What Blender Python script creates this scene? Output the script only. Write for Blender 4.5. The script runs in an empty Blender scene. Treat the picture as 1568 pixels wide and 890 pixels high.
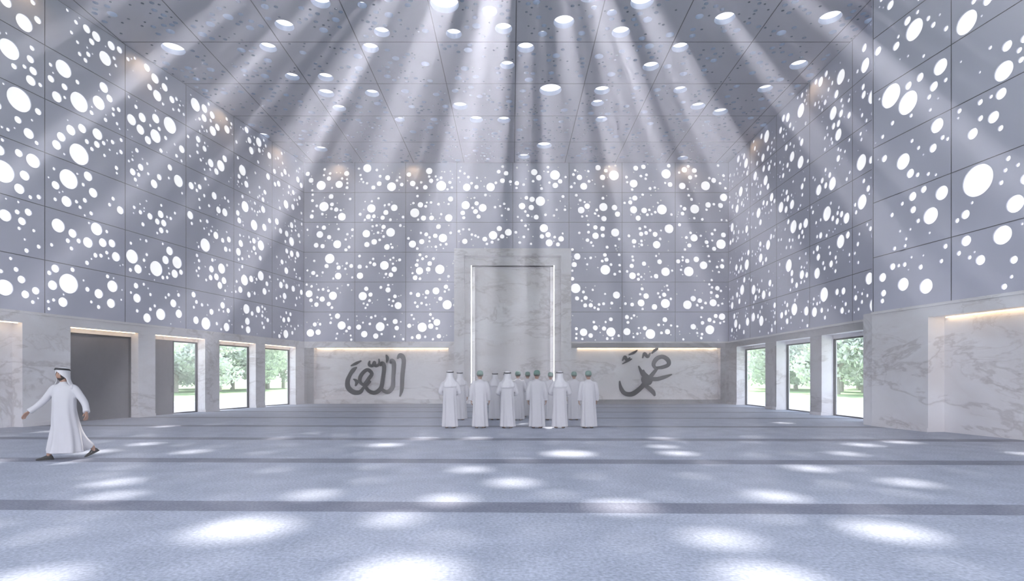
import bpy, bmesh, math, random
from mathutils import Vector, Matrix
from mathutils.geometry import delaunay_2d_cdt
S = bpy.context.scene
COL = S.collection
PI = math.pi
ZOOM, ZX, ZY, HAZE = 1, 784, 444.5, True

# ------------------------------------------------------------------ materials
def newmat(name):
    m = bpy.data.materials.new(name); m.use_nodes = True
    nt = m.node_tree; b = nt.nodes.get('Principled BSDF')
    return m, nt, b
def simple(name, col, rough=0.6, metal=0.0, noise=0.06, scale=6.0, bump=0.0):
    m, nt, b = newmat(name)
    tc = nt.nodes.new('ShaderNodeTexCoord')
    n = nt.nodes.new('ShaderNodeTexNoise'); n.inputs['Scale'].default_value = scale; n.inputs['Detail'].default_value = 3
    nt.links.new(tc.outputs['Object'], n.inputs['Vector'])
    r = nt.nodes.new('ShaderNodeValToRGB')
    r.color_ramp.elements[0].position = 0.3; r.color_ramp.elements[1].position = 0.7
    r.color_ramp.elements[0].color = tuple(c*(1-noise) for c in col)+(1,)
    r.color_ramp.elements[1].color = tuple(min(1, c*(1+noise)) for c in col)+(1,)
    nt.links.new(n.outputs['Fac'], r.inputs['Fac'])
    nt.links.new(r.outputs['Color'], b.inputs['Base Color'])
    b.inputs['Roughness'].default_value = rough; b.inputs['Metallic'].default_value = metal
    return m
def emis(name, col, s):
    m, nt, b = newmat(name)
    b.inputs['Base Color'].default_value = (0.8, 0.8, 0.8, 1)
    b.inputs['Emission Color'].default_value = col+(1,); b.inputs['Emission Strength'].default_value = s
    return m
def marble():
    m, nt, b = newmat('white_marble')
    L = nt.links.new
    tc = nt.nodes.new('ShaderNodeTexCoord')
    mp = nt.nodes.new('ShaderNodeMapping'); mp.inputs['Rotation'].default_value = (0.3, 0.6, 0.3); mp.inputs['Scale'].default_value = (0.45, 0.45, 1.0)
    L(tc.outputs['Object'], mp.inputs['Vector'])
    def vein(scale, dist, w, dark, c=0.5):
        n = nt.nodes.new('ShaderNodeTexNoise'); n.inputs['Scale'].default_value = scale
        n.inputs['Detail'].default_value = 9; n.inputs['Distortion'].default_value = dist; n.inputs['Roughness'].default_value = 0.62
        L(mp.outputs['Vector'], n.inputs['Vector'])
        r = nt.nodes.new('ShaderNodeValToRGB'); e = r.color_ramp.elements
        e[0].position = c-w; e[0].color = (1, 1, 1, 1); e[1].position = c+w; e[1].color = (1, 1, 1, 1)
        k = e.new(c); k.color = (dark, dark*.975, dark*.96, 1)
        L(n.outputs['Fac'], r.inputs['Fac']); return r.outputs['Color']
    v1 = vein(0.42, 0.6, 0.02, 0.74, .46); v2 = vein(0.9, 0.5, 0.014, 0.84, .44); v3 = vein(0.3, 0.8, 0.12, 0.90, .52)
    base = nt.nodes.new('ShaderNodeRGB'); base.outputs[0].default_value = (0.92, 0.91, 0.95, 1)
    cur = base.outputs[0]
    for v in (v1, v2, v3):
        mx = nt.nodes.new('ShaderNodeMix'); mx.data_type = 'RGBA'; mx.blend_type = 'MULTIPLY'; mx.inputs[0].default_value = 1
        L(cur, mx.inputs[6]); L(v, mx.inputs[7]); cur = mx.outputs[2]
    L(cur, b.inputs['Base Color']); b.inputs['Roughness'].default_value = 0.4
    return m
def carpet():
    m, nt, b = newmat('prayer_carpet'); L = nt.links.new
    g = nt.nodes.new('ShaderNodeNewGeometry')
    sp = nt.nodes.new('ShaderNodeSeparateXYZ'); L(g.outputs['Position'], sp.inputs[0])
    def mth(op, a, bb):
        n = nt.nodes.new('ShaderNodeMath'); n.operation = op
        for i, v in enumerate((a, bb)):
            if v is None: continue
            if isinstance(v, (int, float)): n.inputs[i].default_value = v
            else: L(v, n.inputs[i])
        return n.outputs[0]
    yy = mth('ADD', sp.outputs[1], mth('MULTIPLY', sp.outputs[0], 0.022))
    f = mth('FRACT', mth('DIVIDE', mth('ADD', yy, 0.27-6.9+37.7), 3.77), None)
    st = mth('LESS_THAN', f, 0.145)
    n1 = nt.nodes.new('ShaderNodeTexNoise'); n1.inputs['Scale'].default_value = 28; n1.inputs['Detail'].default_value = 4
    L(g.outputs['Position'], n1.inputs['Vector'])
    n2 = nt.nodes.new('ShaderNodeTexNoise'); n2.inputs['Scale'].default_value = 1.7; n2.inputs['Detail'].default_value = 5
    L(g.outputs['Position'], n2.inputs['Vector'])
    def ramp(n, a, c, p0, p1):
        r = nt.nodes.new('ShaderNodeValToRGB'); e = r.color_ramp.elements
        e[0].position = p0; e[1].position = p1; e[0].color = a+(1,); e[1].color = c+(1,)
        L(n.outputs['Fac'], r.inputs['Fac']); return r.outputs['Color']
    base = ramp(n1, (0.36, 0.39, 0.475), (0.59, 0.62, 0.73), 0.32, 0.68)
    big = ramp(n2, (0.84, 0.85, 0.86), (1, 1, 1), 0.35, 0.65)
    mx = nt.nodes.new('ShaderNodeMix'); mx.data_type = 'RGBA'; mx.blend_type = 'MULTIPLY'; mx.inputs[0].default_value = 1
    L(base, mx.inputs[6]); L(big, mx.inputs[7])
    ms = nt.nodes.new('ShaderNodeMix'); ms.data_type = 'RGBA'; ms.blend_type = 'MULTIPLY'
    L(st, ms.inputs[0]); L(mx.outputs[2], ms.inputs[6]); ms.inputs[7].default_value = (0.54, 0.53, 0.56, 1)
    L(ms.outputs[2], b.inputs['Base Color']); b.inputs['Roughness'].default_value = 0.9
    bp = nt.nodes.new('ShaderNodeBump'); bp.inputs['Strength'].default_value = 0.5; bp.inputs['Distance'].default_value = 0.02
    L(n1.outputs['Fac'], bp.inputs['Height']); L(bp.outputs['Normal'], b.inputs['Normal'])
    return m

M_PANEL = simple('perforated_panel_paint', (0.60, 0.605, 0.725), 0.5, 0.0, 0.05, 0.6)
M_CEIL = simple('ceiling_panel_paint', (0.58, 0.57, 0.65), 0.45, 0.0, 0.05, 0.5)
M_RIM_SHADE = simple('ceiling_hole_rim_shade', (0.22, 0.26, 0.34), 0.5)  # shade inside the ceiling holes, put into the colour of their sides
M_JOINT = simple('panel_joint', (0.07, 0.07, 0.09), 0.7)
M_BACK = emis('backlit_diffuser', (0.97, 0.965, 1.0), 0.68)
M_MARB = marble()
M_CARP = carpet()
M_DARK = simple('dark_bronze_frame', (0.035, 0.035, 0.04), 0.4, 0.3)
M_DOOR = simple('grey_door_panel', (0.19, 0.185, 0.20), 0.35, 0.2)
M_CALL = simple('calligraphy_metal', (0.025, 0.025, 0.03), 0.5, 0.0)
M_LED = emis('led_white', (0.95, 0.97, 1.0), 4.0)
M_WARM = emis('led_warm', (1.0, 0.72, 0.40), 5.0)
M_ROBE = simple('white_kandura', (0.64, 0.63, 0.67), 0.8, 0, 0.02, 8)
M_GHUT = simple('white_ghutra', (0.74, 0.73, 0.77), 0.8, 0, 0.02, 12)
M_BLK = simple('black_cord', (0.015, 0.015, 0.017), 0.6)
M_SKIN = simple('skin', (0.42, 0.24, 0.17), 0.55, 0, 0.06, 20)
M_HAIR = simple('dark_hair', (0.03, 0.022, 0.018), 0.7, 0, 0.2, 60)
M_GREEN = simple('green_cap', (0.17, 0.29, 0.25), 0.8, 0, 0.15, 40)
M_EYE = simple('eye_white', (0.8, 0.8, 0.8), 0.3)
M_LIP = simple('lips', (0.38, 0.17, 0.13), 0.5)
M_SOLE = simple('sandal_leather', (0.02, 0.018, 0.016), 0.5)
M_GRASS = simple('lawn_grass', (0.34, 0.47, 0.25), 0.9, 0, 0.2, 1.5)
M_PAVE = simple('white_paving', (0.70, 0.69, 0.67), 0.8, 0, 0.05, 3)
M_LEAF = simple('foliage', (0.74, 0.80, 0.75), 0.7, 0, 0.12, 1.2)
M_BARK = simple('bark', (0.50, 0.47, 0.44), 0.9, 0, 0.2, 10)
def glassmat():
    m = bpy.data.materials.new('window_glass'); m.use_nodes = True; nt = m.node_tree; nt.nodes.clear()
    o = nt.nodes.new('ShaderNodeOutputMaterial'); t = nt.nodes.new('ShaderNodeBsdfTransparent'); g = nt.nodes.new('ShaderNodeBsdfGlossy')
    t.inputs[0].default_value = (0.93, 0.96, 0.97, 1); g.inputs['Roughness'].default_value = 0.03
    x = nt.nodes.new('ShaderNodeMixShader'); x.inputs[0].default_value = 0.07
    nt.links.new(t.outputs[0], x.inputs[1]); nt.links.new(g.outputs[0], x.inputs[2]); nt.links.new(x.outputs[0], o.inputs[0])
    return m
M_GLASS = glassmat()

# ------------------------------------------------------------------ mesh builder
class MB:
    def __init__(s): s.v = []; s.f = []; s.m = []; s.mats = []; s.sm = []
    def mi(s, mat):
        if mat not in s.mats: s.mats.append(mat)
        return s.mats.index(mat)
    def add(s, vs, fs, mat, M=None, smooth=False):
        o = len(s.v)
        s.v.extend([tuple(M @ Vector(p)) if M is not None else tuple(p) for p in vs])
        multi = isinstance(mat, list)
        for i, f in enumerate(fs):
            s.f.append([k+o for k in f]); s.m.append(s.mi(mat[i] if multi else mat)); s.sm.append(smooth)
    def box(s, a, b, mat, T=None):
        x0, y0, z0 = a; x1, y1, z1 = b
        p = [(x0,y0,z0),(x1,y0,z0),(x1,y1,z0),(x0,y1,z0),(x0,y0,z1),(x1,y0,z1),(x1,y1,z1),(x0,y1,z1)]
        if T: p = [T(*q) for q in p]
        s.add(p, [(0,3,2,1),(4,5,6,7),(0,1,5,4),(1,2,6,5),(2,3,7,6),(3,0,4,7)], mat)
    def mesh(s, name):
        me = bpy.data.meshes.new(name); me.from_pydata(s.v, [], s.f)
        for m in s.mats: me.materials.append(m)
        me.polygons.foreach_set('material_index', s.m); me.polygons.foreach_set('use_smooth', s.sm)
        me.update()
        bm = bmesh.new(); bm.from_mesh(me); bmesh.ops.recalc_face_normals(bm, faces=bm.faces); bm.to_mesh(me); bm.free()
        return me
    def obj(s, name, parent=None):
        o = bpy.data.objects.new(name, s.mesh(name)); COL.objects.link(o)
        if parent: o.parent = parent
        return o

def frame(ox, oy, dx, dy):
    l = math.hypot(dx, dy); dx /= l; dy /= l
    return dx, dy

# ------------------------------------------------------------------ perforated panels
def fill_holes(rng, W, H, spec, fixed, m=0.05):
    hs = []
    for (x, y, r) in fixed:
        x = min(max(x, r+m), W-r-m); y = min(max(y, r+m), H-r-m)
        if all(math.hypot(x-a, y-b) > r+c+0.03 for a, b, c in hs): hs.append((x, y, r))
    for cnt, r0, r1, mode in spec:
        if cnt < 1: cnt = 1 if rng.random() < cnt else 0
        for _ in range(int(cnt)):
            for t in range(40):
                r = rng.uniform(r0, r1)
                if hs and mode and rng.random() < 0.45:
                    a = rng.choice(hs); th = rng.uniform(0, 2*PI); dd = a[2]+r+rng.uniform(0.06, 0.3)
                    x = a[0]+dd*math.cos(th); y = a[1]+dd*math.sin(th)
                else: x = rng.uniform(0, W); y = rng.uniform(0, H)
                if x < r+m or y < r+m or x > W-r-m or y > H-r-m: continue
                g = 0.055 if mode else 0.45
                if all(math.hypot(x-a, y-b) > r+c+g for a, b, c in hs):
                    hs.append((x, y, r)); break
    return hs
def perf_cell(mb, u0, v0, W, H, holes, T, th, mat, rim=None):
    vs = [(0,0),(W,0),(W,H),(0,H)]; es = [(0,1),(1,2),(2,3),(3,0)]; own = [-1]*4; loops = []
    for hi, (x, y, r) in enumerate(holes):
        n = 28 if r > 0.22 else (20 if r > 0.12 else (12 if r > 0.06 else 8)); o = len(vs)
        for k in range(n):
            a = 2*PI*k/n; vs.append((x+r*math.cos(a), y+r*math.sin(a))); own.append(hi); es.append((o+k, o+(k+1) % n))
        loops.append((o, n))
    rv, re, rf, ov, oe, of = delaunay_2d_cdt([Vector(p) for p in vs], es, [], 0, 1e-6)
    ow = [own[o[0]] if o else -1 for o in ov]
    tri = [f for f in rf if not (ow[f[0]] >= 0 and ow[f[0]] == ow[f[1]] == ow[f[2]])]
    P = [T(u0+p[0], v0+p[1], 0) for p in rv]; Q = [T(u0+p[0], v0+p[1], th) for p in rv]
    n = len(P)
    mb.add(P+Q, [tuple(f) for f in tri]+[tuple(i+n for i in reversed(f)) for f in tri], mat)
    for (o, k) in loops:
        A = [T(u0+p[0], v0+p[1], 0) for p in vs[o:o+k]]; B = [T(u0+p[0], v0+p[1], th) for p in vs[o:o+k]]
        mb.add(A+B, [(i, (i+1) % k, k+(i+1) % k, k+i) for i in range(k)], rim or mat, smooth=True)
def perf_surface(mb, rng, nu, nv, W, H, T, th, mat, spec, fixed=(), u0=0.0, v0=0.0, jw=0.011, back=True, rim=None):
    for i in range(nu):
        for j in range(nv):
            a = u0+i*W; b = v0+j*H
            fx = [(x-a, y-b, r) for x, y, r in fixed if a <= x < a+W and b <= y < b+H]
            perf_cell(mb, a, b, W, H, fill_holes(rng, W, H, spec, fx), T, th, mat, rim)
    if back:
        ua, ub, va, vb = u0, u0+nu*W, v0, v0+nv*H
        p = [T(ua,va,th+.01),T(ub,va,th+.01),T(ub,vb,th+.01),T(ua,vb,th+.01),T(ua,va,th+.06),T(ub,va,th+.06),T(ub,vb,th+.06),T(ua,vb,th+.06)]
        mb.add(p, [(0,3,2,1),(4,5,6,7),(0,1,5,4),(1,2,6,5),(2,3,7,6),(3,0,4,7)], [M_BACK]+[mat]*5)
    def strip(ua, ub, va, vb):
        p = [T(ua,va,-0.004),T(ub,va,-0.004),T(ub,vb,-0.004),T(ua,vb,-0.004),T(ua,va,th*.5),T(ub,va,th*.5),T(ub,vb,th*.5),T(ua,vb,th*.5)]
        mb.add(p, [(0,1,2,3),(0,4,5,1),(1,5,6,2),(2,6,7,3),(3,7,4,0)], M_JOINT)
    for i in range(nu+1): strip(u0+i*W-jw, u0+i*W+jw, v0, v0+nv*H)
    for j in range(nv+1): strip(u0, u0+nu*W, v0+j*H-jw, v0+j*H+jw)

Z0 = 3.75; ZC = 14.6; RH = (ZC-Z0)/6; WT = 0.035
WS = [(1, .24, .30, 0), (1, .19, .24, 0), (4, .11, .17, 1), (9, .06, .09, 1), (6, .03, .045, 1)]
rng = random.Random(11)
dl = frame(0, 0, -0.209, -1); nl = (dl[1], -dl[0])
LO = (-12.6, 33.6)
mb = MB()
Tl = lambda u, v, w: (LO[0]+dl[0]*u+nl[0]*w, LO[1]+dl[1]*u+nl[1]*w, v)
def lu(px, py, r):
    Y = 16677/(962-px); z = 1.62+(577-py)/850*Y
    return ((33.6-Y)/0.9788, z, r)
lf = [lu(*t) for t in [(30,142,.37),(8,170,.34),(122,156,.33),(122,236,.36),(106,274,.33),(106,434,.34),(240,411,.31),(261,189,.33),(315,375,.3),(316,495,.28),(193,390,.27),(98,105,.28),(5,262,.34),(173,438,.22),(300,160,.28),(239,208,.26),(152,157,.24),(90,345,.23),(8,440,.25),(376,316,.27),(400,422,.25),(15,75,.3),(150,205,.2)]]
perf_surface(mb, rng, 12, 6, 3.05, RH, Tl, WT, M_PANEL, [(.6, .2, .27, 0), (5, .11, .19, 1), (9, .055, .09, 1), (5, .03, .045, 1)], lf, 0, Z0)
mb.obj('wall_left_perforated')
mb = MB()
Tr = lambda u, v, w: (13.1+w, 33.6-u, v)
perf_surface(mb, rng, 5, 6, 3.06, RH, Tr, WT, M_PANEL, WS, (), 0, Z0)
mb.obj('wall_right_perforated')
mb = MB()
dr = frame(0, 0, 0.158, -1); nr = (-dr[1], dr[0]); NO = (11.95, 18.36)
Tn = lambda u, v, w: (NO[0]+dr[0]*u+nr[0]*w, NO[1]+dr[1]*u+nr[1]*w, v)
def ru(px, py, r):
    Y = 12622/(px-650); z = 1.62+(577-py)/850*Y
    return ((18.36-Y)/0.988, z, r)
rf_ = [ru(*t) for t in [(1497,250,.42),(1533,290,.4),(1364,128,.36),(1390,157,.34),(1480,45,.3),(1425,330,.24),(1535,355,.24),(1383,247,.24),(1418,438,.22),(1383,435,.2),(1442,295,.2),(1435,192,.2),(1537,120,.24),(1440,102,.22),(1400,45,.3),(1533,143,.14)]]
perf_surface(mb, rng, 7, 6, 2.75, RH, Tn, WT, M_PANEL, [(.3,.2,.26,0),(3,.1,.15,1),(6,.05,.08,1),(3,.03,.045,1)], rf_, 0, Z0)
mb.box((11.99, 18.37, Z0), (13.3, 18.5, ZC), M_PANEL)
mb.obj('wall_right_near_perforated')
mb = MB()
Tb = lambda u, v, w: (u, 33.6+w, v)
perf_surface(mb, rng, 3, 6, 9.25/3, RH, Tb, WT, M_PANEL, WS, (), -12.6, Z0)
perf_surface(mb, rng, 2, 3, 3.4, RH, Tb, WT, M_PANEL, WS, (), -3.35, Z0+3*RH)
perf_surface(mb, rng, 3, 6, 9.65/3, RH, Tb, WT, M_PANEL, WS, (), 3.45, Z0)
mb.obj('wall_back_perforated')
mb = MB()
Tc = lambda u, v, w: (u, v, ZC+w)
cf = [(1.74,25.1,.5),(-2.8,19.3,.5),(1.9,20.3,.38),(.4,21.7,.34),(6.5,21.8,.32),(-8.4,20.5,.34),(-9.6,21.8,.32),(11.5,20.06,.38),(7.7,20.1,.36),(-8.5,25.4,.36),(1.8,30.9,.42),(-2.6,26.6,.36),(-1.8,27.9,.34),(-.1,23.1,.3),(10.2,27.6,.36),(-13.4,21.9,.42),(4.5,27.9,.3),(-5.9,21.9,.32),(7.6,25.1,.3),(4.05,26.3,.3),(11.4,25,.32),(-5.7,28,.25),
      (-.2,17.9,.46),(2.6,17.8,.38),(4.5,19.2,.4),(-.8,19.7,.28),(-3.2,17.7,.36),(4.1,20.9,.34),(-.4,23.2,.4),(-4.9,20.9,.3),(5.8,23.2,.34),(9.1,26.6,.34),(-6.4,25.4,.32),(-7.4,17.6,.34),(8.0,17.7,.34),(-2.2,21.0,.3),(-9.5,24.0,.3)]
perf_surface(mb, rng, 12, 12, 3.05, 3.05, Tc, 0.20, M_CEIL, [(.3,.3,.36,0),(4,.12,.18,0),(15,.07,.11,1),(14,.04,.055,1)], cf, -21.2, 33.7-12*3.05, 0.016, back=False, rim=M_RIM_SHADE)
ceil = mb.obj('ceiling')

# ------------------------------------------------------------------ lower marble walls
OT = 3.38
def lower_wall(name, T, length, openings, thick, top=Z0, solid=False, start=0.0):
    mb = MB(); u = start
    for a, b in openings:
        if a > u:
            mb.box((u, -0.05, 0), (a, thick, OT), M_MARB, T)
            mb.box((u, -0.08, 0), (a, -0.05, 0.12), M_MARB, T)
        if solid: mb.box((a, thick-0.1, 0), (b, thick, OT), M_MARB, T)
        u = b
    if u < length:
        mb.box((u, -0.05, 0), (length, thick, OT), M_MARB, T); mb.box((u, -0.08, 0), (length, -0.05, 0.12), M_MARB, T)
    mb.box((start, -0.05, OT), (length, thick, top), M_MARB, T)
    mb.box((start, -0.09, top-0.07), (length, -0.05, top+0.01), M_MARB, T)
    return mb
TL = lambda u, w, z: (LO[0]+dl[0]*u+nl[0]*w, LO[1]+dl[1]*u+nl[1]*w, z)
TR = lambda u, w, z: (13.1+w, 33.6-u, z)
TN = lambda u, w, z: (NO[0]+dr[0]*u+nr[0]*w, NO[1]+dr[1]*u+nr[1]*w, z)
TB = lambda u, w, z: (u, 33.6+w, z)
yl = lambda Y: (33.6-Y)/0.9788
LOP = [(yl(32.7), yl(29.95)), (yl(29.2), yl(26.6)), (yl(25.7), yl(23.0)), (yl(22.2), yl(19.5)), (yl(17.95), yl(15.2)), (yl(14.4), yl(11.7)), (yl(10.9), yl(8.2)), (yl(7.4), yl(4.7)), (yl(3.9), yl(1.2))]
lower_wall('', TL, 37.3, LOP, 0.5).obj('wall_left_marble')
ROP = [(1.35, 5.0), (6.2, 9.3), (10.2, 13.4)]
lower_wall('', TR, 15.3, ROP, 0.6).obj('wall_right_marble')
m = lower_wall('', TN, 20.5, [(2.07, 6.6), (9.0, 13.5)], 0.6, solid=True)
m.box((11.96, 18.38, 0), (13.6, 18.9, Z0), M_MARB)
m.obj('wall_right_near_marble')
m = MB()
for a, b in ((-12.6, -3.35), (3.45, 13.1)):
    ia, ib = (a+0.62, b-0.0) if a < 0 else (a, b-0.5)
    if a < 0: m.box((a, -0.05, 0), (ia, 0.5, OT), M_MARB, TB)
    else: m.box((ib, -0.05, 0), (b, 0.5, OT), M_MARB, TB)
    m.box((a, -0.05, OT), (b, 0.5, Z0), M_MARB, TB); m.box((a, -0.09, Z0-0.07), (b, -0.05, Z0+0.01), M_MARB, TB)
    m.box((ia, 0.4, 0), (ib, 0.5, OT), M_MARB, TB); m.box((ia, -0.05, 0), (ib, 0.4, 0.26), M_MARB, TB)
    if a < 0: m.box((ib-0.5, 0.1, 0.26), (ib, 0.4, OT), M_MARB, TB)
    else: m.box((ia, 0.1, 0.26), (ia+0.5, 0.4, OT), M_MARB, TB)
m.obj('wall_back_marble')

def strip(name, T, u0, u1, w0, w1, z0, z1, mat):
    b = MB(); b.box((u0, w0, z0), (u1, w1, z1), mat, T); return b.obj(name)
strip('trim_cove_light', TB, -11.9, -3.9, 0.3, 0.36, OT-0.025, OT-0.005, M_WARM)
strip('trim_cove_light', TB, 4.0, 12.5, 0.3, 0.36, OT-0.025, OT-0.005, M_WARM)
for a, b in LOP[:5]: strip('trim_cove_light', TL, a+0.05, b-0.05, 0.05, 0.09, OT-0.025, OT-0.005, M_WARM)
strip('trim_cove_light', TN, 2.2, 6.5, 0.4, 0.44, OT-0.025, OT-0.005, M_WARM)
def downlight(p, tgt):
    l = bpy.data.lights.new('wall_washer', 'SPOT'); l.energy = 18; l.color = (1, .68, .34); l.spot_size = math.radians(150); l.spot_blend = 1; l.shadow_soft_size = .06
    o = bpy.data.objects.new('wall_washer', l); COL.objects.link(o); o.location = p
    o.rotation_euler = (Vector(p)-Vector(tgt)).to_track_quat('Z', 'Y').to_euler()
for u in (2.5, 7, 11.5, 16): p = Tl(u, ZC-.12, -.6); q = Tl(u, ZC-2, .2); downlight(p, q)
for u in (3.5, 9.5): downlight(Tr(u, ZC-.12, -.6), Tr(u, ZC-2, .2))
for x in (-10.5, -6, 6, 10.5): downlight((x, 33.0, ZC-.12), (x, 33.8, ZC-2))

# ------------------------------------------------------------------ windows and doors
def window(name, T, a, b, w, ztop=3.22):
    m = MB(); f = 0.06
    m.box((a, w, 0), (a+f, w+0.08, ztop), M_DARK, T); m.box((b-f, w, 0), (b, w+0.08, ztop), M_DARK, T)
    m.box((a, w, ztop-f), (b, w+0.08, ztop), M_DARK, T); m.box((a, w, 0), (b, w+0.08, 0.05), M_DARK, T)
    m.box((a, w-0.02, ztop), (b, w+0.1, OT), M_MARB, T)
    m.add([T(a+f, w+0.04, 0.05), T(b-f, w+0.04, 0.05), T(b-f, w+0.04, ztop-f), T(a+f, w+0.04, ztop-f)], [(0,1,2,3)], M_GLASS)
    return m.obj(name)
n = 1
for i, (a, b) in enumerate(LOP):
    if i == 3:
        m = MB(); m.box((a, 0.36, 0.0), (b, 0.40, 3.2), M_DOOR, TL)
        for q in (a, b-0.06): m.box((q, 0.30, 0.0), (q+0.06, 0.44, 3.22), M_DARK, TL)
        m.box((a, 0.30, 3.16), (b, 0.44, 3.22), M_DARK, TL); m.box((a, 0.3, 3.22), (b, 0.44, OT), M_MARB, TL)
        m.box((b-0.45, 0.30, 0.95), (b-0.42, 0.33, 1.25), M_CALL, TL); m.box((b-0.45, 0.32, 1.0), (b-0.42, 0.37, 1.03), M_CALL, TL); m.box((b-0.45, 0.32, 1.18), (b-0.42, 0.37, 1.21), M_CALL, TL)
        m.obj('door_1')
    elif i == 4:
        m = MB(); m.box((a, 0.36, 0), (b, 0.45, OT), M_MARB, TL); m.obj('trim_1')
    else:
        window('window_%d' % n, TL, a, b, 0.36); n += 1
        if i == 2:
            m = MB(); m.box((b-1.25, 0.27, 0.02), (b-0.02, 0.31, 3.2), M_DOOR, TL); m.box((b-1.29, 0.26, 0.02), (b-1.23, 0.32, 3.2), M_DARK, TL)
            m.box((b-1.2, 0.24, 0.95), (b-1.17, 0.27, 1.25), M_CALL, TL); m.obj('door_2')
for a, b in ROP: window('window_%d' % n, TR, a, b, 0.45); n += 1

# ------------------------------------------------------------------ portal niche (mihrab)
m = MB(); YF = 33.25
m.box((-3.47, YF, 0), (-2.87, 34.0, 9.33), M_MARB); m.box((2.95, YF, 0), (3.55, 34.0, 9.33), M_MARB)
m.box((-2.87, YF, 8.9), (2.95, 34.0, 9.33), M_MARB)
m.box((-2.87, 33.75, 0), (-2.5, 34.3, 8.9), M_MARB); m.box((2.58, 33.75, 0), (2.95, 34.3, 8.9), M_MARB)
m.box((-2.5, 33.75, 8.42), (2.58, 34.3, 8.9), M_MARB)
m.box((-2.5, 33.9, 8.42), (2.58, 35.4, 8.5), M_MARB)
K = 28; vs = []; fs = []
for k in range(K+1):
    a = PI*k/K; x = 0.04-2.34*math.cos(a); y = 34.25+0.75*math.sin(a)**0.8 if 0 < k < K else 34.25
    vs += [(x, y, 0), (x, y, 8.45)]
for k in range(K): fs.append((2*k, 2*k+2, 2*k+3, 2*k+1))
m.add(vs, fs, M_MARB, smooth=True)
m.box((-2.5, 34.25, 0), (-2.28, 34.3, 8.45), M_MARB); m.box((2.36, 34.25, 0), (2.58, 34.3, 8.45), M_MARB)
m.box((-2.5, 33.76, 0.05), (-2.45, 33.82, 8.40), M_LED); m.box((2.53, 33.76, 0.05), (2.58, 33.82, 8.40), M_LED)
m.obj('mihrab_niche')

# ------------------------------------------------------------------ calligraphy
def catmull(P, n=10):
    out = []; Q = [P[0]]+list(P)+[P[-1]]
    for i in range(1, len(Q)-2):
        for k in range(n):
            t = k/n; a, b, c, d = Q[i-1], Q[i], Q[i+1], Q[i+2]
            out.append(tuple(0.5*((2*b[j])+(-a[j]+c[j])*t+(2*a[j]-5*b[j]+4*c[j]-d[j])*t*t+(-a[j]+3*b[j]-3*c[j]+d[j])*t**3) for j in range(len(b))))
    out.append(tuple(P[-1])); return out
def calligraphy(name, strokes, cx, cy):
    m = MB(); k = 33.9/850; off = 0
    for st in strokes:
        pts = catmull([(p[0]-cx, cy-p[1], p[2]*1.05) for p in st]); vs = []; fs = []
        off += 0.0007
        for i, p in enumerate(pts):
            a = pts[max(0, i-1)]; b = pts[min(len(pts)-1, i+1)]; tx, ty = b[0]-a[0], b[1]-a[1]; l = math.hypot(tx, ty) or 1
            nx, ny = -ty/l*p[2]/2, tx/l*p[2]/2
            for yy in (-0.10-off, -0.0):
                vs += [((p[0]+nx)*k, yy, (p[1]+ny)*k), ((p[0]-nx)*k, yy, (p[1]-ny)*k)]
        for i in range(len(pts)-1):
            a = 4*i; b = a+4
            fs += [(a, a+1, b+1, b), (a+2, b+2, b+3, a+3), (a, b, b+2, a+2), (a+1, a+3, b+3, b+1)]
        e = 4*(len(pts)-1); fs += [(0, 2, 3, 1), (e, e+1, e+3, e+2)]
        m.add(vs, fs, M_CALL)
    o = m.obj(name); o.location = ((cx-784)*k, 33.99, 1.62+(577-cy)*k); return o
allah = [
 [(608,549,1.5),(613,544,7),(618,551,6),(616,575,6),(615,596,5),(612,607,1.5)],
 [(597,556,1.5),(600,552,6),(603,558,6),(602,578,5.5),(601,592,6),(594,600,6),(586,597,4.5),(583,590,3)],
 [(582,560,1.5),(585,556,6),(588,562,5.5),(586,580,5.5),(583,594,6),(574,601,6),(564,598,5),(557,588,4)],
 [(557,588,3),(564,580,5),(569,572,5),(563,566,5),(556,570,5),(551,578,5),(552,586,4),(560,590,4),(567,583,3)],
 [(546,562,1.5),(541,566,5.5),(536,573,5),(532,583,6),(533,593,7),(541,600,7),(551,600,6),(557,592,3)],
 [(566,552,1.5),(565,558,4),(570,560,4),(573,554,3.5),(575,560,4),(580,557,3),(580,549,1.5)],
 [(591,543,1.5),(593,548,4.5),(592,555,1.5)],
 [(537,560,1.5),(545,556,4),(553,552,1.5)],
 [(541,580,1.5),(546,584,4.5),(544,591,1.5)]]
muh = [
 [(1006,566,3),(1001,558,5),(1006,549,6),(1015,546,6),(1023,551,6),(1024,558,5),(1015,562,5),(1006,563,4)],
 [(1029,573,1.5),(1018,577,5),(1006,580,6),(996,579,6),(988,573,5),(985,566,2)],
 [(1006,564,4),(1000,572,5),(990,584,6),(980,595,6.5),(968,603,7),(957,602,6),(951,594,5),(949,583,1.5)],
 [(990,573,4),(985,580,5),(988,587,5),(995,586,5),(998,580,4)],
 [(982,588,2),(991,592,5.5),(1000,600,6),(1003,606,2)],
 [(978,560,1.5),(984,572,5),(990,583,4.5),(986,592,3)],
 [(953,552,1.5),(957,546,4),(960,551,4),(965,547,1.5)],
 [(963,543,1.5),(970,540,3.5),(976,536,1.5)],
 [(984,548,1.5),(987,541,4),(992,546,4),(996,540,1.5)],
 [(998,541,1.5),(1004,535,4),(1008,533,1.5)],
 [(953,557,1.2),(962,552,3),(968,549,1.2)]]
calligraphy('calligraphy_allah', allah, 576, 575)
calligraphy('calligraphy_muhammad', muh, 988, 570)

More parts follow.
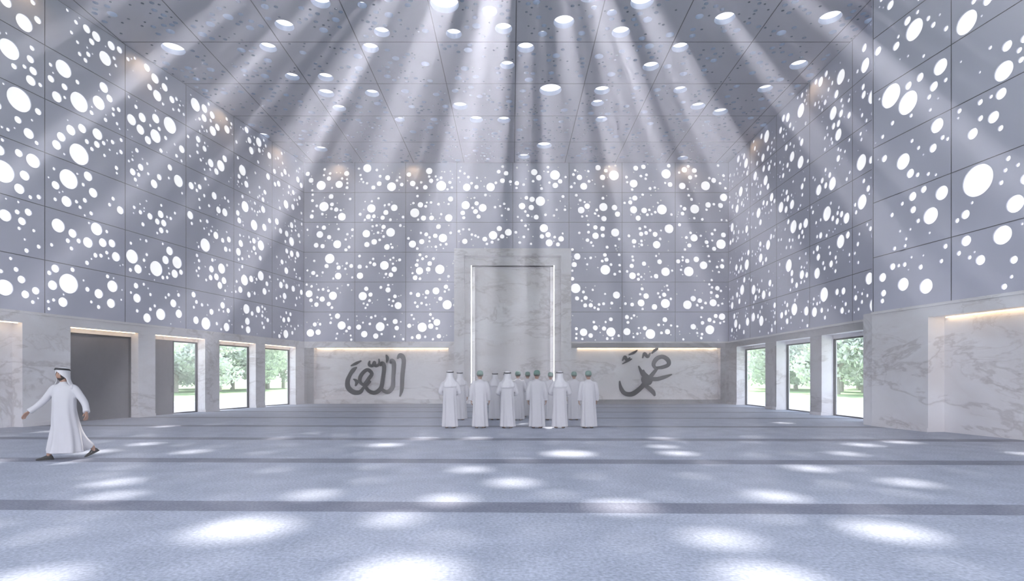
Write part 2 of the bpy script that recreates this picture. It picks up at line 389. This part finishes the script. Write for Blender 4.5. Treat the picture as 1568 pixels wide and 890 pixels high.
# ------------------------------------------------------------------ floor / exterior
m = MB(); m.box((-21.5, -3.2, -0.12), (17, 35.4, 0.0), M_CARP); m.obj('floor')
m = MB(); m.box((-160, -60, -0.5), (160, 220, -0.14), M_GRASS); m.obj('lawn')
m = MB(); m.box((-24, -10, -0.14), (-14, 40, -0.1), M_PAVE); m.box((13.9, -10, -0.14), (17.2, 40, -0.1), M_PAVE)
m.obj('paved_path')
def tree_mesh(seed):
    r = random.Random(seed); m = MB()
    def tube(p0, p1, r0, r1):
        d = (Vector(p1)-Vector(p0)); q = d.to_track_quat('Z', 'Y'); vs = []
        for t, rr in ((0, r0), (1, r1)):
            c = Vector(p0)+d*t
            for k in range(8): vs.append(c+q @ Vector((rr*math.cos(k*PI/4), rr*math.sin(k*PI/4), 0)))
        m.add(vs, [(k, (k+1) % 8, 8+(k+1) % 8, 8+k) for k in range(8)], M_BARK, smooth=True)
    tube((0,0,-0.0), (0.1,0,2.2), 0.22, 0.15); blobs = []
    for k in range(9):
        a = k*0.9+r.random(); e = (math.cos(a)*r.uniform(.9,1.9), math.sin(a)*r.uniform(.9,1.9), r.uniform(1.5, 6.2))
        tube((0.1,0,1.6), e, 0.1, 0.03); blobs.append((e, r.uniform(1.2, 1.8)))
    blobs.append(((0,0,4.6), 2.1))
    for c, R in blobs:
        for k in range(420):
            v = Vector((r.gauss(0,1), r.gauss(0,1), r.gauss(0,1))).normalized()*R*r.uniform(.6, 1.05)
            p = Vector(c)+Vector((v.x, v.y, v.z*0.8)); s = r.uniform(.12, .24)
            if p.z < 0.3: continue
            a = Vector((r.gauss(0,1), r.gauss(0,1), r.gauss(0,1))).normalized()*s; b = a.orthogonal().normalized()*s*0.6
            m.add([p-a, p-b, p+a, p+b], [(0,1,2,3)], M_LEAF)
    return m.mesh('garden_tree')
TM = [tree_mesh(s) for s in (1, 2)]
r = random.Random(5)
for sx in (-1, 1):
    for k in range(44):
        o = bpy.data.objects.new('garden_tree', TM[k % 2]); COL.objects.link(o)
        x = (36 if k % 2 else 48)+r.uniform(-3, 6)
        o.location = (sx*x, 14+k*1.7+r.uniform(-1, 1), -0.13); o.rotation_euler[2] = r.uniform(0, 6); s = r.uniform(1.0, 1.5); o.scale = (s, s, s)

# ------------------------------------------------------------------ people
def loft(rings, closed_ends=True):
    n = len(rings[0]); vs = [p for R in rings for p in R]; fs = []
    for i in range(len(rings)-1):
        for k in range(n):
            a = i*n+k; b = i*n+(k+1) % n; fs.append((a, b, b+n, a+n))
    if closed_ends:
        fs.append(tuple(reversed(range(n)))); fs.append(tuple(range((len(rings)-1)*n, len(rings)*n)))
    return vs, fs
def tube(pts, n=14, flat=1.0, up=(0, 0, 1)):
    P = catmull(pts, 5); rings = []
    for i, p in enumerate(P):
        a = Vector(P[max(0, i-1)][:3]); b = Vector(P[min(len(P)-1, i+1)][:3]); d = (b-a).normalized()
        u = Vector(up); s = d.cross(u)
        if s.length < 0.05: s = d.cross(Vector((0, 1, 0)))
        s.normalize(); t = s.cross(d).normalized()
        rings.append([tuple(Vector(p[:3])+s*p[3]*math.cos(2*PI*k/n)+t*p[3]*flat*math.sin(2*PI*k/n)) for k in range(n)])
    return loft(rings)
def remeshed(parts, voxel, smooth=3):
    m = MB()
    for v, f in parts: m.add(v, f, M_ROBE)
    me = m.mesh('tmp'); o = bpy.data.objects.new('tmp', me); COL.objects.link(o)
    r = o.modifiers.new('r', 'REMESH'); r.mode = 'VOXEL'; r.voxel_size = voxel
    s = o.modifiers.new('s', 'SMOOTH'); s.iterations = smooth; s.factor = 0.5
    dg = bpy.context.evaluated_depsgraph_get(); ev = o.evaluated_get(dg); e = bpy.data.meshes.new_from_object(ev)
    vs = [tuple(v.co) for v in e.vertices]; fs = [tuple(p.vertices) for p in e.polygons]
    bpy.data.objects.remove(o); bpy.data.meshes.remove(me); bpy.data.meshes.remove(e)
    return vs, fs
def head(mb, M, beard=True, cap=None):
    NU, NV = 44, 34; vs = []; dirs = []
    g = lambda d, c, w: math.exp(-((d[0]-c[0])**2+(d[1]-c[1])**2+(d[2]-c[2])**2)/(w*w))
    for j in range(NV+1):
        ph = PI*j/NV
        for i in range(NU):
            th = 2*PI*i/NU; d = (math.sin(ph)*math.cos(th), math.sin(ph)*math.sin(th), math.cos(ph)); x, y, z = d
            px, py, pz = x*.077, y*.097, z*.120
            if z < 0: px *= 1-.28*(-z)**1.6; py *= (1-.30*(-z)) if y < 0 else (1-.05*(-z))
            if y > 0:
                py += .024*math.exp(-(x/.13)**2-((z+.13)/.16)**2)+.010*math.exp(-(x/.10)**2-((z-.04)/.16)**2)
                py -= .010*(g(d, (.34,.92,.06), .2)+g(d, (-.34,.92,.06), .2))
                py += .004*math.exp(-((z-.2)/.08)**2)+.007*math.exp(-(x/.28)**2-((z+.42)/.08)**2)+.012*math.exp(-(x/.3)**2-((z+.78)/.16)**2)
            if beard and z < -.3 and y > -.1: px *= 1.05; py += .006
            vs.append((px, py, pz)); dirs.append(d)
    fs = []; ms = []
    for j in range(NV):
        for i in range(NU):
            a = j*NU+i; b = j*NU+(i+1) % NU; fs.append((a, b, b+NU, a+NU))
            x, y, z = dirs[(j if j > NV//2 else j+1)*NU+i]
            mt = M_SKIN
            if z > .55 or (y < .15 and z > -.35 and not (y > -.35 and z < -.1)): mt = M_HAIR
            if beard and y > .0 and z < -.45: mt = M_HAIR
            if beard and y > .12 and abs(x) > .62 and z < -.05: mt = M_HAIR
            if y > .6 and abs(x) < .26 and -.36 < z < -.30: mt = M_HAIR
            if y > .6 and abs(x) < .22 and -.48 < z < -.38: mt = M_LIP
            ms.append(mt)
    mb.add(vs, fs, ms, M, True)
    def ell(c, r, mat, n=10):
        v = []; f = []
        for j in range(n+1):
            for i in range(n):
                a = PI*j/n; t = 2*PI*i/n; v.append((c[0]+r[0]*math.sin(a)*math.cos(t), c[1]+r[1]*math.sin(a)*math.sin(t), c[2]+r[2]*math.cos(a)))
        for j in range(n):
            for i in range(n): f.append((j*n+i, j*n+(i+1) % n, (j+1)*n+(i+1) % n, (j+1)*n+i))
        mb.add(v, f, mat, M, True)
    for s in (-1, 1):
        ell((s*.028, .080, .006), (.012, .010, .007), M_EYE); ell((s*.028, .088, .006), (.005, .004, .005), M_HAIR)
        ell((s*.029, .088, .026), (.017, .006, .004), M_HAIR)
        ell((s*.079, -.008, -.005), (.009, .020, .031), M_SKIN); ell((s*.086, -.002, -.003), (.004, .012, .020), M_SKIN)
    if cap:
        rings = []
        for z, a in ((-.01, 1.04), (.018, 1.09), (.03, 1.11), (.06, 1.10), (.09, 1.02), (.118, .80), (.13, .45), (.134, .1)):
            rings.append([(.079*a*math.cos(2*PI*k/20), -.006+.097*a*math.sin(2*PI*k/20), z+(.02 if k in (4,5,6) and z < .04 else 0)) for k in range(20)])
        v, f = loft(rings); mb.add(v, f, cap, M, True)
        rings = [[(.079*a*math.cos(2*PI*k/20), -.006+.097*a*math.sin(2*PI*k/20), z) for k in range(20)] for z, a in ((.012,1.08),(.016,1.17),(.04,1.18),(.048,1.1))]
        v, f = loft(rings); mb.add(v, f, cap, M, True)
def ghutra(mb, M, drop=0.36, side=0.2, sx=1.0, openang=125):
    NA = 36; rows = [(.135,.02,.02,0),(.132,.05,.055,0),(.118,.075,.085,0),(.095,.088,.106,0),(.06,.092,.112,0),(.0,.096,.114,0),(-.07,.105,.118,.2),(-.13,.13,.125,.5),(-.19,.175,.135,.8),(-.24,.205,.15,1.0),(-.24-(drop-.24)*.5,.215,.165,1.0),(-drop,.215,.18,1.0)]
    vs = []
    for ri, (z, rx, ry, fo) in enumerate(rows):
        full = ri < 5
        for k in range(NA+1):
            t = -1+2*k/NA; ang = math.radians(t*(180 if full else openang+ ((180-openang)*.5 if ri == 5 else 0)))
            wv = 1+fo*.06*math.sin(ang*7)
            x = math.sin(ang)*rx*wv*sx; y = -math.cos(ang)*ry*wv
            zz = z + (fo*side*max(0, abs(t)-.35)*.5 if ri > 8 else 0)
            vs.append((x, y-.004, zz))
    fs = []
    for i in range(len(rows)-1):
        for k in range(NA):
            a = i*(NA+1)+k; fs.append((a, a+1, a+NA+2, a+NA+1))
    n = len(vs); inner = [(x*.96, y*.96, z-.004) for x, y, z in vs]
    f2 = [tuple(q+n for q in reversed(f)) for f in fs]; rim = []
    R = len(rows)
    for k in range(NA): a = (R-1)*(NA+1)+k; rim.append((a, a+1, a+1+n, a+n))
    for i in range(R-1):
        for k in (0, NA): a = i*(NA+1)+k; rim.append((a, a+NA+1, a+NA+1+n, a+n))
    mb.add(vs+inner, fs+f2+rim, M_GHUT, M, True)
    for z, e in ((.083, 1.06), (.100, .99)):
        vs = []; fs = []; A, B = 28, 8
        for i in range(A):
            a = 2*PI*i/A
            for j in range(B):
                b = 2*PI*j/B; rr = .0085*math.cos(b)
                vs.append(((.094*e+rr)*math.cos(a), -.004+(.112*e+rr)*math.sin(a), z+.0085*math.sin(b)+.012*math.sin(a)))
        for i in range(A):
            for j in range(B): fs.append((i*B+j, ((i+1) % A)*B+j, ((i+1) % A)*B+(j+1) % B, i*B+(j+1) % B))
        mb.add(vs, fs, M_BLK, M, True)
def hand(mb, wrist, dirv, palmn, side, curl=0.35):
    d = Vector(dirv).normalized(); p = Vector(palmn); p = (p-d*p.dot(d)).normalized(); s = d.cross(p).normalized()*side
    M = Matrix((( s.x, p.x, d.x, wrist[0]), (s.y, p.y, d.y, wrist[1]), (s.z, p.z, d.z, wrist[2]), (0,0,0,1)))
    rings = []
    for z, a, b in ((-.02,.026,.020),(0,.026,.019),(.03,.036,.017),(.06,.042,.015),(.085,.042,.013),(.098,.036,.009)):
        rings.append([(a*math.cos(2*PI*k/14), b*math.sin(2*PI*k/14), z) for k in range(14)])
    v, f = loft(rings); mb.add(v, f, M_SKIN, M, True)
    for x, L in ((.031,.070),(.0105,.080),(-.0105,.074),(-.031,.058)):
        pts = []; z = .082; y = 0; a = 0.08
        for q, rr in ((0,.0095),(.42,.009),(.74,.0085),(1.0,.006)):
            pts.append((x*(1+.15*q), y, z, rr)); a += curl*.6; z += L*.36*math.cos(a); y += L*.36*math.sin(a)
        v, f = tube(pts, 8, 1, (1, 0, 0)); mb.add(v, f, M_SKIN, M, True)
    v, f = tube([(.018,.004,.015,.013),(.042,.012,.038,.012),(.054,.02,.060,.0105),(.058,.028,.082,.007)], 8, 1, (0, 1, 0)); mb.add(v, f, M_SKIN, M, True)
def foot(mb, M, mat):
    rings = []
    for y, a, h, zc in ((-.075,.022,.02,.03),(-.06,.034,.04,.045),(-.02,.036,.055,.06),(.03,.038,.045,.048),(.09,.046,.03,.032),(.14,.048,.022,.024),(.175,.036,.015,.018),(.19,.016,.008,.014)):
        rings.append([(a*math.cos(2*PI*k/14), y, max(.004, zc+h*math.sin(2*PI*k/14))) for k in range(14)])
    v, f = loft(rings); mb.add(v, f, mat, M, True)
    rings = [[(a*math.cos(2*PI*k/20), .055+b*math.sin(2*PI*k/20), z) for k in range(20)] for z, a, b in ((0,.047,.138),(.014,.049,.142),(.02,.047,.138))]
    v, f = loft(rings); mb.add(v, f, M_SOLE, M, True)
def robe_rings(spec, seed=0.0, n=72):
    P = catmull(spec, 4); rings = []
    for (z, cx, cy, rx, ry, fo) in P:
        R = []
        for k in range(n):
            a = 2*PI*k/n; w = 1+fo*(.6*math.sin(7*a+seed+z)+.45*math.sin(11*a+2*seed+z*1.5)+.3*math.sin(4*a+seed*3+z*2))
            R.append((cx+rx*w*math.copysign(abs(math.cos(a))**.9, math.cos(a)), cy+ry*w*math.copysign(abs(math.sin(a))**.9, math.sin(a)), z))
        rings.append(R)
    return loft(rings)
def worshipper_mesh(kind, pose, seed):
    mb = MB()
    body = robe_rings([(.05,0,-.01,.235,.185,.15),(.25,0,-.01,.225,.17,.14),(.55,0,0,.212,.16,.11),(.85,0,0,.205,.155,.07),(1.02,0,-.005,.195,.145,.04),(1.2,0,-.005,.198,.135,.02),(1.34,0,0,.205,.128,0),(1.42,0,0,.185,.115,0),(1.475,0,0,.12,.09,0),(1.51,0,0,.068,.066,0),(1.535,0,.002,.06,.06,0)], seed)
    arms = []; hands = []
    for s in (-1, 1):
        if pose == 'side':
            arms.append(tube([(s*.13,0,1.41,.065),(s*.19,0,1.39,.074),(s*.235,-.01,1.26,.066),(s*.265,-.015,1.12,.06),(s*.272,.02,1.0,.056),(s*.27,.06,.87,.06)]))
            hands.append(((s*.27,.065,.865), (-.05*s,.12,-1), (-s,0,0)))
        else:
            arms.append(tube([(s*.13,0,1.41,.065),(s*.19,0,1.39,.074),(s*.25,-.02,1.26,.068),(s*.29,.0,1.13,.064),(s*.24,.09,1.08,.058),(s*.13,.17,1.08,.06)]))
            hands.append(((s*.12,.18,1.08), (-s,.22,-.05), (0,-1,0)))
    v, f = remeshed([body]+arms, 0.014, 2); mb.add(v, f, M_ROBE, None, True)
    for w, d, p in hands:
        sd = 1 if (Vector(d).cross(Vector(p))).dot(Vector((0,1,.3))) > 0 else -1
        hand(mb, w, d, p, sd)
    v, f = tube([(0,0,1.48,.062),(0,.0,1.55,.056),(0,.008,1.60,.056)]); mb.add(v, f, M_SKIN, None, True)
    H = Matrix.Translation((0,.015,1.665)) @ Matrix.Scale(1.06, 4)
    head(mb, H, True, M_GREEN if kind == 'cap' else None)
    if kind == 'ghutra': ghutra(mb, H)
    for s in (-1, 1): foot(mb, Matrix.Translation((s*.1, 0, 0)) @ Matrix.Rotation(-s*.15, 4, 'Z'), M_SKIN)
    return mb.mesh('worshipper')
WM = {('g','s'): worshipper_mesh('ghutra','side',.3), ('g','f'): worshipper_mesh('ghutra','fold',1.7), ('c','s'): worshipper_mesh('cap','side',2.6), ('c','f'): worshipper_mesh('cap','fold',4.1)}
ppl = [(689,17.65,'g','f',1.0),(735,17.65,'c','s',1.0),(777,17.65,'g','f',1.0),(822,17.65,'c','s',1.0),(857,17.65,'g','f',1.0),(901,17.65,'c','s',1.0),
       (704,20.9,'g','s',1.0),(758,21.0,'g','f',.99),(793,20.8,'c','f',1.0),(808,22.6,'c','s',1.0),(843,20.9,'c','f',1.0),(879,20.9,'c','s',1.0),(775,22.9,'g','s',.99)]
r = random.Random(3)
for px, Y, a, b, s in ppl:
    o = bpy.data.objects.new('worshipper', WM[(a, b)]); COL.objects.link(o)
    o.location = ((px-784)/850*Y, Y, 0); o.rotation_euler[2] = r.uniform(-.12, .12); s *= r.uniform(.995, 1.025); o.scale = (s*1.06, s*1.06, s)

# walking man
mb = MB()
body = robe_rings([(.13,-.03,.10,.31,.27,.10),(.3,-.01,.09,.285,.24,.10),(.55,.01,.06,.25,.205,.08),(.8,.01,.02,.222,.175,.06),(1.0,.01,0,.205,.155,.04),(1.2,.01,0,.208,.145,.02),(1.34,.01,0,.215,.135,0),(1.42,.01,0,.19,.12,0),(1.475,.005,0,.12,.09,0),(1.51,0,0,.068,.066,0),(1.535,0,0,.06,.06,0)], 1.1)
legs = [tube([(-.1,.0,.75,.11),(-.17,-.02,.4,.10),(-.24,-.02,.17,.085)]), tube([(.1,.05,.75,.11),(.17,.2,.4,.10),(.24,.36,.2,.09)])]
arms = [tube([(-.12,0,1.41,.068),(-.19,0,1.39,.076),(-.30,-.02,1.24,.068),(-.40,-.04,1.12,.062),(-.50,-.08,1.02,.056),(-.575,-.12,.95,.062)]),
        tube([(.13,0,1.41,.068),(.20,0,1.39,.076),(.30,.02,1.25,.068),(.38,.03,1.12,.062),(.45,-.02,1.01,.056),(.49,-.06,.93,.062)])]
v, f = remeshed([body]+arms+legs, 0.014, 2); mb.add(v, f, M_ROBE, None, True)
hand(mb, (-.585,-.125,.94), (-.55,-.3,-.75), (.3,-.2,-.4), 1 if Vector((-.55,-.3,-.75)).cross(Vector((.3,-.2,-.4))).y < 0 else -1, .3)
hand(mb, (.495,-.065,.92), (.3,-.35,-.9), (-1,0,-.2), 1 if Vector((.3,-.35,-.9)).cross(Vector((-1,0,-.2))).y < 0 else -1, .4)
v, f = tube([(0,0,1.48,.062),(-.005,-.006,1.55,.056),(-.01,-.012,1.60,.056)]); mb.add(v, f, M_SKIN, None, True)
H = Matrix.Translation((-.015,-.02,1.668)) @ Matrix.Rotation(math.radians(168), 4, 'Z') @ Matrix.Scale(1.08, 4)
head(mb, H, True); ghutra(mb, H, .32, openang=98)
for p, rz, rx in (((-.26,-.05,0), 120, 0), ((.30,.42,.075), 125, -28)):
    T = Matrix.Translation(p) @ Matrix.Rotation(math.radians(rz), 4, 'Z') @ Matrix.Rotation(math.radians(rx), 4, 'X')
    foot(mb, T, M_SOLE)
for q in ([(-.25,-.03,.2,.045),(-.26,-.045,.06,.038)], [(.25,.37,.25,.045),(.29,.41,.12,.038)]):
    v, f = tube(q); mb.add(v, f, M_SKIN, None, True)
o = mb.obj('walking_man'); o.location = (-8.8, 10.9, 0)

# ------------------------------------------------------------------ haze in the hall
if HAZE:
    m = MB()
    ft = [(-12.55,33.55),(13.05,33.55),(13.05,18.6),(11.9,18.3),(15.2,-3),(-20.1,-3)]
    vs = [(x,y,.01) for x,y in ft]+[(x,y,ZC-.02) for x,y in ft]; k = len(ft)
    m.add(vs, [tuple(range(k)), tuple(range(k, 2*k))]+[(i,(i+1)%k,k+(i+1)%k,k+i) for i in range(k)], M_JOINT)
    hz = m.obj('light_haze')
    vm = bpy.data.materials.new('haze_volume'); vm.use_nodes = True; nt = vm.node_tree; nt.nodes.clear()
    o_ = nt.nodes.new('ShaderNodeOutputMaterial'); vs_ = nt.nodes.new('ShaderNodeVolumeScatter')
    vs_.inputs['Color'].default_value = (.93,.92,1,1); vs_.inputs['Density'].default_value = 0.012; vs_.inputs['Anisotropy'].default_value = 0.4
    nt.links.new(vs_.outputs[0], o_.inputs['Volume'])
    hz.data.materials.clear(); hz.data.materials.append(vm)

# ------------------------------------------------------------------ light
w = bpy.data.worlds.new('sky'); S.world = w; w.use_nodes = True; nt = w.node_tree
bg = nt.nodes['Background']; tc = nt.nodes.new('ShaderNodeTexCoord'); sp = nt.nodes.new('ShaderNodeSeparateXYZ'); rp = nt.nodes.new('ShaderNodeValToRGB')
nt.links.new(tc.outputs['Generated'], sp.inputs[0]); nt.links.new(sp.outputs[2], rp.inputs['Fac'])
e = rp.color_ramp.elements; e[0].position = 0.0; e[0].color = (.95,.92,1,1); e[1].position = .9; e[1].color = (.64,.78,1,1)
k = e.new(.4); k.color = (.88,.89,1,1)
nt.links.new(rp.outputs['Color'], bg.inputs['Color']); bg.inputs['Strength'].default_value = 2.2
SUNDIR = Vector((.04,1,1.1))
def sun(name, en, ang, col):
    sl = bpy.data.lights.new(name, 'SUN'); sl.energy = en; sl.angle = math.radians(ang); sl.color = col
    so = bpy.data.objects.new(name, sl); COL.objects.link(so); so.rotation_euler = SUNDIR.to_track_quat('Z','Y').to_euler(); so.location = (1,30,30); return so
sun('sun', 8.5, 1.6, (1,.94,.9))
if HAZE:
    sh = sun('added_haze_sun', 52.0, 1.3, (.92,.92,1))  # added second sun, lights only the haze to strengthen the shafts
    lc = bpy.data.collections.new('haze_receivers'); lc.objects.link(hz)
    sh.light_linking.receiver_collection = lc

cam = bpy.data.cameras.new('camera'); cam.sensor_width = 36; cam.lens = 36*850/1568*ZOOM
cam.shift_x = (ZX-784)/1568*ZOOM; cam.shift_y = (577-ZY)/1568*ZOOM; cam.clip_end = 500
co = bpy.data.objects.new('camera', cam); COL.objects.link(co); co.location = (0,0,1.62); co.rotation_euler = (PI/2,0,0)
S.camera = co
S.view_settings.view_transform = 'Standard'; S.view_settings.exposure = 0.45
